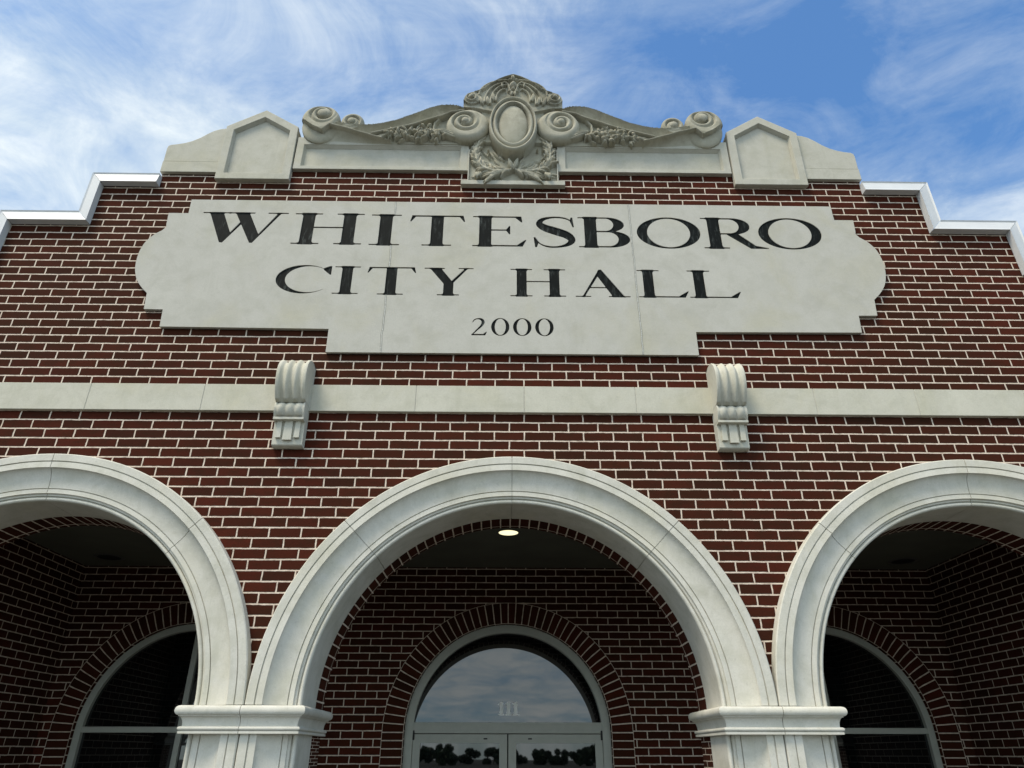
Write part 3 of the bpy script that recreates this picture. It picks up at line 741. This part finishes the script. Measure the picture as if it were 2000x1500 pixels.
    if ch == '2':
        sp = catmull([(.09, .76, .018), (.17, .90, .03), (.34, .965, .035), (.52, .92, .065), (.60, .76, .078), (.52, .56, .060), (.32, .33, .04), (.10, .07, .03)])
        d = brush(X, Y, sp); d = u(d, B(.04, .70, 0, .085)); return u(d, PL((.66, .0), (.72, .0), (.80, .22), (.76, .22), (.60, .08)))
    if ch == '1':
        d = stem(.13, .41, .0, .54, top=False); d = u(d, B(0, .54, 0, .09)); return u(d, PL((.0, .74), (.0, .84), (.30, 1), (.41, 1), (.41, .85), (.13, .82)))
def contour(F, xs, ys):
    n, m = F.shape; s = F < 0; seg = {}
    def pt(i, j, k):   # k=0: edge (i,j)-(i,j+1) ; 1: (i,j)-(i+1,j)
        a = F[i, j]; b = F[i, j + 1] if k == 0 else F[i + 1, j]; t = a / (a - b)
        return (xs[j] + (xs[1] - xs[0]) * t, ys[i]) if k == 0 else (xs[j], ys[i] + (ys[1] - ys[0]) * t)
    c = s[:-1, :-1].astype(int) + s[:-1, 1:] * 2 + s[1:, 1:] * 4 + s[1:, :-1] * 8
    # directed so the inside stays on one side
    tab = {1: [(3, 0)], 2: [(0, 1)], 3: [(3, 1)], 4: [(1, 2)], 5: [(3, 0), (1, 2)], 6: [(0, 2)], 7: [(3, 2)], 8: [(2, 3)], 9: [(2, 0)], 10: [(0, 1), (2, 3)], 11: [(2, 1)], 12: [(1, 3)], 13: [(1, 0)], 14: [(0, 3)]}
    for i, j in zip(*np.nonzero((c > 0) & (c < 15))):
        ed = [(i, j, 0), (i, j + 1, 1), (i + 1, j, 0), (i, j, 1)]
        for a, b in tab[c[i, j]]: seg[ed[a]] = ed[b]
    loops = []
    while seg:
        st, cur = next(iter(seg.items())); del seg[st]; lp = [st]
        while cur != st and cur in seg: lp.append(cur); cur = seg.pop(cur)
        P = [pt(*e) for e in lp]
        # thin out nearly straight runs
        out = [P[0]]
        for k in range(1, len(P) - 1):
            a = np.array(out[-1]); b = np.array(P[k]); d = np.array(P[(k + 1) % len(P)])
            ab, bd = b - a, d - b
            if abs(ab[0] * bd[1] - ab[1] * bd[0]) > 2e-4 * max(.02, np.hypot(*ab)) * 1 or np.hypot(*ab) > .12: out.append(P[k])
        if len(out) > 3: loops.append(out)
    return loops
ASP = dict(I=.76, H=1.77, T=1.44, E=1.40, S=1.0, B=1.33, O=1.62, R=1.66, C=1.58, W=2.18, Y=1.49, A=1.66, L=1.52)
ASP['0'] = .9; ASP['2'] = .8; ASP['1'] = .54
_gc = {}
def glyph_loops(ch):
    if ch not in _gc:
        g = .0125; xs = np.arange(-.05, ASP[ch] + .06, g); ys = np.arange(-.05, 1.06, g); X, Y = np.meshgrid(xs, ys); _gc[ch] = contour(glyph(ch, X, Y), xs, ys)
    return _gc[ch]
def place(ch, x0, x1, z0, z1):
    return [[(x0 + (x1 - x0) * x / ASP[ch], z0 + (z1 - z0) * y) for x, y in lp] for lp in glyph_loops(ch)]
R1 = (1.236, 1.546)
TXT = [('W', -2.482, -1.800, 1.245, 1.553), ('H', -1.744, -1.191, 1.240, 1.551), ('I', -1.133, -.893, 1.236, 1.546), ('T', -.824, -.382, 1.236, 1.543), ('E', -.321, .107, 1.235, 1.541),
       ('S', .163, .489, 1.228, 1.542), ('B', .520, .930, 1.235, 1.541), ('O', .988, 1.496, 1.230, 1.548), ('R', 1.511, 2.022, 1.237, 1.547), ('O', 1.962, 2.470, 1.234, 1.554),
       ('C', -1.804, -1.389, .770, 1.036), ('I', -1.366, -1.169, .770, 1.026), ('T', -1.115, -.742, .767, 1.024), ('Y', -.680, -.303, .765, 1.021),
       ('H', -.019, .403, .763, 1.018), ('A', .474, .891, .763, 1.019), ('L', .954, 1.338, .764, 1.019), ('L', 1.342, 1.736, .764, 1.019),
       ('2', -.310, -.190, .414, .564), ('0', -.160, -.026, .412, .566), ('0', .001, .137, .412, .566), ('0', .164, .300, .412, .566)]
half = [(1.346, .262), (1.348, .459), (2.580, .467), (2.590, .616), (2.731, .618), (2.743, .762), (2.803, .822), (2.855, .897), (2.886, .985), (2.897, 1.075), (2.893, 1.160), (2.870, 1.246), (2.822, 1.317), (2.768, 1.362), (2.744, 1.395), (2.750, 1.425), (2.757, 1.539), (2.600, 1.539), (2.605, 1.682)]
def smooth_lobe(h):
    P = h[:5]; Q = catmull([(*q, 0) for q in h[5:14]], 5); return P + [(a, b) for a, b, _ in Q] + h[14:]
half = smooth_lobe(half)
PLQ = empty('sign_plaque', (0, 0, .262), label='pale cast stone name plaque carved WHITESBORO CITY HALL 2000 in black letters', category='sign')
loops = [half + mirror(half)]
gl = [place(*t) for t in TXT]
for g in gl: loops += g
mm = flat(loops, -.032, -.002)
mm.build('plaque_stone', M_STP, PLQ)
for t, g in zip(TXT, gl):
    m = flat(g, -.0255, -.0105)
    m.build('numeral' if t[0] in '02' else 'letter', M_LET, PLQ, label='carved black %s %s' % ('numeral' if t[0] in '02' else 'capital letter', t[0]))
m = flat([half + mirror(half)], -.0100, -.0015); m.build('plaque_backing', M_MOR, PLQ)
M_J1 = plain_mat('joint_mortar', (.62, .61, .55), .9, .2, 0, .3, 90); M_J2 = plain_mat('joint_dark_edge', (.16, .16, .13), .9, .1, 0, .3, 60)  # pale mortar, and a darker colour for the thin strips along its edges
# joints between the three slabs (mortar lines, interrupted by the letters)
for xa, spans in ((-.953, [(.262, .765), (1.026, 1.236), (1.548, 1.682)]), (.942, [(.262, .764), (.764, 1.235), (1.24, 1.682)])):
    for a, b in spans:
        mm = MB(); n = max(2, int((b - a) / .05)); zz = np.linspace(a + .001, b - .001, n + 1); wv = [xa + .0025 * rng.randn() for _ in zz]
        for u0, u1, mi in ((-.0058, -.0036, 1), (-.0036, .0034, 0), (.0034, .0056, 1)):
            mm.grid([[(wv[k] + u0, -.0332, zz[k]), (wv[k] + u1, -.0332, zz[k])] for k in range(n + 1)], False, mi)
        mm.build('mortar_joint', [M_J1, M_J2], PLQ, fixn='weld')

# ------------------------------------------------------------------ doors and windows
YF = 2.905
def half_ring(cx, cz, ro, ri, y0, y1, n=48, ext=0):
    l = [(cx + ro, cz - ext)] + arc(cx, cz, ro, 0, 180, n) + [(cx - ro, cz - ext), (cx - ri, cz - ext)] + arc(cx, cz, ri, 180, 0, n) + [(cx + ri, cz - ext)]
    return [l]
# entrance
DF = flat(half_ring(0, ring_c, .962, .884, YF, YF + .10, ext=-GR + ring_c - .06), YF, YF + .10, .003)
DF.merge(flat_mesh([[(-.90, -2.120), (.90, -2.120), (.90, -2.026), (-.90, -2.026)]], YF + .004, YF + .09, .003))
frame = DF.build('door_frame', M_FRM, HALL)
mm = flat([arc(0, ring_c, .90, 5.3, 174.7, 48)], YF + .045, YF + .053)
mm.v = [(x, y + .0235 * (z + 1.66) + .004 * x, z) for x, y, z in mm.v]; fan = mm.build('fanlight', M_GL, frame)
HF = -2.126; HB = GR + .062
for s in (-1, 1):
    x0, x1 = (.005, .882); P = [(x0, HB), (x1, HB), (x1, HF), (x0, HF)]; Q = [(.078, HB + .25), (.812, HB + .25), (.812, -2.200), (.078, -2.200)]
    mm = flat([[(s * x, z) for x, z in P], [(s * x, z) for x, z in Q]], YF + .012, YF + .062, .002)
    d = mm.build('door', M_FRM, HALL)
    m2 = MB(); a, b = sorted((s * .076, s * .814)); m2.box(a, b, YF + .030, YF + .038, HB + .248, -2.198); m2.build('glass_pane', M_GL, d)
    m2 = MB(); a, b = sorted((s * .868, s * .884)); m2.box(a, b, YF - .004, YF + .02, -2.175, -2.095, 0, .002); m2.build('hinge', M_DARK, d)
    m2 = MB(); a, b = sorted((s * .028, s * .052)); m2.box(a, b, YF - .045, YF - .025, -3.25, -2.95, 0, .006); m2.box(a, b, YF - .03, YF + .013, -3.24, -3.21); m2.box(a, b, YF - .03, YF + .013, -2.99, -2.96); m2.build('handle', M_FRM, d)
    m2 = MB(); a, b = sorted((s * .19, s * .225)); m2.box(a, b, YF + .006, YF + .013, -2.170, -2.158); m2.build('catch', M_DARK, d)
for k in range(3):
    x = -.094 + .068 * k
    g = place('1', x, x + .064, -1.965, -1.848)
    mm = flat(g, YF + .0432, YF + .0446); mm.v = [(x_, y_ + .0235 * (z_ + 1.66) + .004 * x_, z_) for x_, y_, z_ in mm.v]
    mm.build('numeral', M_NUM if 0 else plain_mat('white_vinyl', (.92, .93, .88), .5) if k == 0 else bpy.data.materials['white_vinyl'], frame)
for cx in (-WX, WX):
    w = flat(half_ring(cx, ring_c, .962, .900, YF, YF + .09, ext=-GR + ring_c - .9), YF, YF + .09, .003)
    w.merge(flat_mesh([[(cx - .905, -2.118), (cx + .905, -2.118), (cx + .905, -2.068), (cx - .905, -2.068)]], YF + .006, YF + .08, .003))
    w.merge(flat_mesh([[(cx - .026, GR + .93), (cx + .026, GR + .93), (cx + .026, ring_c + .90), (cx - .026, ring_c + .90)]], YF + .012, YF + .074, .003))
    w.merge(flat_mesh([[(cx - .96, GR + .9), (cx + .96, GR + .9), (cx + .96, GR + .96), (cx - .96, GR + .96)]], YF, YF + .09, .003))
    wo = w.build('window', M_FRM, HALL)
    for s in (-1, 1):
        a0 = 3 if s > 0 else 93
        l = arc(cx, ring_c, .915, 2.8, 88.5, 24) + [(cx + .02, ring_c + .04)] if s > 0 else arc(cx, ring_c, .915, 91.5, 177.2, 24) + [(cx - .02, ring_c + .04)]
        l = [(x, max(z, -2.075)) for x, z in l]
        flat([l], YF + .045, YF + .052).build('glass_pane', M_GL, wo)
        m2 = MB(); a, b = sorted((cx + s * .022, cx + s * .905)); m2.box(a, b, YF + .045, YF + .052, GR + .95, -2.110); m2.build('glass_pane', M_GL, wo)
    m2 = MB(); m2.box(cx - .96, cx + .96, 2.88, 3.08, GR, GR + .899); m2.build('brick_infill', M_BR, wo, uv_wall)
# dark room behind the glass is closed by its own back wall
mm = MB(); mm.box(-5.3, 5.3, 3.2, 3.22, GR, -.5); mm.build('interior_partition', M_DARK, HALL)

# ceiling fittings
def disc(mm, cx, cy, r0, r1, z, mi=0, n=40, z1=None):
    z1 = z if z1 is None else z1
    a = [2 * PI * k / n for k in range(n)]
    mm.grid([[(cx + r0 * math.cos(t), cy + r0 * math.sin(t), z) for t in a], [(cx + r1 * math.cos(t), cy + r1 * math.sin(t), z1) for t in a]], True, mi, close=True)
CL = empty('ceiling_light', (-.013, 1.571, -.593), label='lit round recessed light in the porch ceiling behind the middle arch', category='ceiling light')
mm = MB(); disc(mm, -.013, 1.571, .086, .105, -.598); disc(mm, -.013, 1.571, .105, .108, -.598, z1=-.594); disc(mm, -.013, 1.571, .083, .086, -.594, z1=-.598)
mm.build('trim_ring', M_CEIL, CL, fixn=False)
mm = MB(); mm.face([(-.013 + .084 * math.cos(2 * PI * k / 32), 1.571 + .084 * math.sin(2 * PI * k / 32), -.5955) for k in range(32)][::-1]); mm.build('lens', M_LAMP, CL, fixn=False)
for s, w in ((-1, 'left'), (1, 'right')):
    cx, cy = s * 3.90, 2.50
    V = empty('ceiling_vent', (cx, cy, -.593), label='dark unlit round fitting in the porch ceiling behind the %s arch' % w, category='ceiling fitting', group='dark fittings in the porch ceiling')
    mm = MB(); disc(mm, cx, cy, .105, .145, -.600, z1=-.5945); mm.build('rim', plain_mat('grey_metal', (.1, .1, .09), .6) if s < 0 else bpy.data.materials['grey_metal'], V, fixn=False)
    mm = MB(); mm.face([(cx + .106 * math.cos(2 * PI * k / 32), cy + .106 * math.sin(2 * PI * k / 32), -.5965) for k in range(32)][::-1]); mm.build('grille', M_DARK, V, fixn=False)

# ------------------------------------------------------------------ ground, road, trees across the street (seen only in reflections)
def ground_mat(name, c, sc):
    return plain_mat(name, c, .9, .2, 0, .2, sc)
def sheet(name, x0, x1, y0, y1, z, mat):
    mm = MB(); mm.face([(x0, y0, z), (x1, y0, z), (x1, y1, z), (x0, y1, z)]); o = mm.build(name, mat, fixn=False); o.location = (0, 0, 0)
    for v in o.data.vertices: pass
    o['kind'] = 'structure'; return o
sheet('ground', -300, 300, -300, 300, GR - .020, ground_mat('gravel_ground', (.07, .068, .055), 2))
sheet('pavement', -14, 14, -9, 4.0, GR - .004, ground_mat('concrete_paving', (.13, .127, .115), 4))
sheet('road', -120, 120, -24, -9.15, GR - .012, ground_mat('asphalt', (.05, .05, .05), 6))
mm = MB(); mm.box(-14, 14, -9.15, -9.0, GR - .10, GR + .0); o = mm.build('kerb', ground_mat('kerb_concrete', (.4, .4, .37), 5)); o['kind'] = 'structure'
mm = MB(); mm.box(-4.318, 4.318, .552, 2.868, GR - .003, GR + .055); mm.build('porch_floor', ground_mat('dark_porch_tiles', (.045, .042, .038), 5), HALL)
def leaf_mat():
    m, nt, bs = new_mat('foliage'); n = nt.nodes.new('ShaderNodeObjectInfo')
    tc = nt.nodes.new('ShaderNodeTexCoord').outputs['Object']
    nt.links.new(ramp(nt, noise(nt, tc, 1.2, 4), [(.35, (.02, .04, .012)), (.65, (.06, .10, .03))]), bs.inputs['Base Color']); bs.inputs['Roughness'].default_value = .7
    return m
M_LF = leaf_mat(); M_BK = plain_mat('bark', (.10, .075, .05), .9, .2)
def tree(x, y, h, seed, label):
    r = np.random.RandomState(seed); T = empty('tree', (x, y, GR), label=label, category='tree', group='trees across the street')
    mm = MB()
    def limb(p, q, r0, r1, n=7):
        p, q = np.array(p), np.array(q); d = q - p; d = d / np.linalg.norm(d); a = np.cross(d, (0, 0, 1.) if abs(d[2]) < .9 else (1., 0, 0)); a /= np.linalg.norm(a); b = np.cross(d, a)
        mm.grid([[tuple(c + rr * (math.cos(t) * a + math.sin(t) * b)) for t in np.arange(n) * 2 * PI / n] for c, rr in ((p, r0), ((p + q) / 2, (r0 + r1) / 2), (q, r1))], True, 0, close=True)
    limb((x, y, GR), (x + .1, y, GR + h * .45), h * .028, h * .02)
    cl = []
    for k in range(9):
        a = 2.4 * k; e = GR + h * (.12 + .70 * r.rand()); rr = h * r.uniform(.25, .75)
        q = (x + rr * math.cos(a), y + rr * math.sin(a), e); limb((x + .1, y, GR + h * (.25 + .02 * k)), q, h * .012, h * .004); cl.append((q, h * r.uniform(.16, .24)))
    cl.append(((x, y, GR + h * .88), h * .13)); mm.build('trunk', M_BK, T)
    mm = MB()
    for q, R in cl:
        for _ in range(150):
            d = r.randn(3); d /= np.linalg.norm(d); c = np.array(q) + d * R * r.uniform(.5, 1.05) * np.array((1.2, 1.2, .9)); u_ = r.randn(3); u_ /= np.linalg.norm(u_); v_ = np.cross(u_, r.randn(3)); v_ /= np.linalg.norm(v_); s = r.uniform(.2, .45)
            mm.face([tuple(c - u_ * s - v_ * s * .6), tuple(c + u_ * s - v_ * s * .6), tuple(c + u_ * s + v_ * s * .6), tuple(c - u_ * s + v_ * s * .6)])
    mm.build('crown', M_LF, T, fixn=False)
for k in range(20):
    tree(-34 + 3.5 * k + random.uniform(-1.5, 1.5), -150 + random.uniform(-12, 8), random.uniform(2.3, 3.7), 20 + k, 'dense low tree in the row far across the street, mirrored in the door glass')

# ------------------------------------------------------------------ sky and sun
SUN_AZ, SUN_EL = math.atan2(-.60, -.60), math.radians(60)
w = bpy.data.worlds.new('World'); SC.world = w; w.use_nodes = True; nt = w.node_tree; nt.nodes.clear()
out = nt.nodes.new('ShaderNodeOutputWorld'); bg = nt.nodes.new('ShaderNodeBackground'); nt.links.new(bg.outputs[0], out.inputs[0])
sky = nt.nodes.new('ShaderNodeTexSky'); sky.sky_type = 'NISHITA'; sky.sun_disc = False
sky.sun_elevation = SUN_EL; sky.sun_rotation = SUN_AZ; sky.air_density = 1.0; sky.dust_density = .6; sky.ozone_density = 1.5
tc = nt.nodes.new('ShaderNodeTexCoord').outputs['Generated']
sp = nt.nodes.new('ShaderNodeSeparateXYZ'); nt.links.new(tc, sp.inputs[0])
zz = mth(nt, 'MAXIMUM', sp.outputs[2], .04)
cx_ = mth(nt, 'DIVIDE', sp.outputs[0], mth(nt, 'ADD', zz, .12)); cy_ = mth(nt, 'DIVIDE', sp.outputs[1], mth(nt, 'ADD', zz, .12))
cb = nt.nodes.new('ShaderNodeCombineXYZ'); nt.links.new(cx_, cb.inputs[0]); nt.links.new(cy_, cb.inputs[1])
st = vmap(nt, cb.outputs[0], loc=(2.3, 1.1, 0), rot=(0, 0, math.radians(-32)), scale=(1.0, 2.3, 1))
n1 = noise(nt, st, 1.15, 9, .62, .55)
n2 = noise(nt, vmap(nt, cb.outputs[0], loc=(5.2, 3.3, 0)), .75, 6, .55, .3)
n3 = noise(nt, vmap(nt, cb.outputs[0], loc=(9.2, 1.3, 0)), 4.5, 8, .65, .8)
# more cloud to the left and low down
bias = mth(nt, 'ADD', mth(nt, 'MULTIPLY', cx_, -.20), mth(nt, 'MULTIPLY', mth(nt, 'SUBTRACT', cy_, .95), .16))
bias = mth(nt, 'MINIMUM', mth(nt, 'MAXIMUM', bias, -.10), .13)
cl = mth(nt, 'ADD', mth(nt, 'ADD', mth(nt, 'MULTIPLY', n1, .62), mth(nt, 'MULTIPLY', n2, .45)), mth(nt, 'MULTIPLY', mth(nt, 'SUBTRACT', n3, .5), .42))
cl = mth(nt, 'ADD', cl, mth(nt, 'ADD', bias, .145))
back_ = mth(nt, 'MULTIPLY', mth(nt, 'MINIMUM', sp.outputs[1], 0.0), -.24)   # cloudier behind the photographer
cl = mth(nt, 'ADD', cl, back_)
fac = ramp(nt, cl, [(.50, .0), (.61, .20), (.72, .52), (.90, .97)])
skyc = mix(nt, 1.0, sky.outputs[0], (.92, 1.36, 1.66), 'MULTIPLY')
cloud = mix(nt, ramp(nt, n3, [(.3, 0), (.7, 1)]), (5.0, 6.0, 6.4), (7.4, 7.9, 7.9))
gain = mth(nt, 'ADD', 1.0, mth(nt, 'MULTIPLY', mth(nt, 'MAXIMUM', mth(nt, 'MULTIPLY', sp.outputs[1], -1.0), 0.0), 1.0))   # clouds brighter on the sun's side
vsc = nt.nodes.new('ShaderNodeVectorMath'); vsc.operation = 'SCALE'; nt.links.new(cloud, vsc.inputs[0]); nt.links.new(gain, vsc.inputs[3])
nt.links.new(mix(nt, fac, skyc, vsc.outputs[0]), bg.inputs[0]); bg.inputs[1].default_value = .10
sd = bpy.data.lights.new('sun', 'SUN'); sd.energy = 2.9; sd.angle = math.radians(22); sd.color = (1, .89, .72)
so = bpy.data.objects.new('sun', sd); COL.objects.link(so)
dv = Vector((math.sin(SUN_AZ) * math.cos(SUN_EL), math.cos(SUN_AZ) * math.cos(SUN_EL), math.sin(SUN_EL)))
so.rotation_euler = (-dv).to_track_quat('-Z', 'Y').to_euler()

# ------------------------------------------------------------------ camera
f, cxx, D, cz_, yaw, pit, roll = 1371.0465, -.0676248, 4.403332, -2.293967, .0140554573, .485745656, .00129282
cy, sy = math.cos(yaw), math.sin(yaw); cp, s_ = math.cos(pit), math.sin(pit)
fw = Vector((sy * cp, cy * cp, s_)); r0 = Vector((cy, -sy, 0)); u0 = r0.cross(fw); cr, sr = math.cos(roll), math.sin(roll)
r_ = cr * r0 + sr * u0; u_ = -sr * r0 + cr * u0
cd = bpy.data.cameras.new('camera'); cam = bpy.data.objects.new('camera', cd); COL.objects.link(cam)
cd.sensor_fit = 'HORIZONTAL'; cd.sensor_width = 36; cd.lens = 36 * f / 2000; cd.clip_start = .05; cd.clip_end = 2000
mw = Matrix(((r_.x, u_.x, -fw.x, cxx), (r_.y, u_.y, -fw.y, -D), (r_.z, u_.z, -fw.z, cz_ + Z0), (0, 0, 0, 1)))
cam.matrix_world = mw
SC.camera = cam
SC.view_settings.view_transform = 'Standard'; SC.view_settings.look = 'None'; SC.view_settings.exposure = 0.45; SC.view_settings.gamma = 1
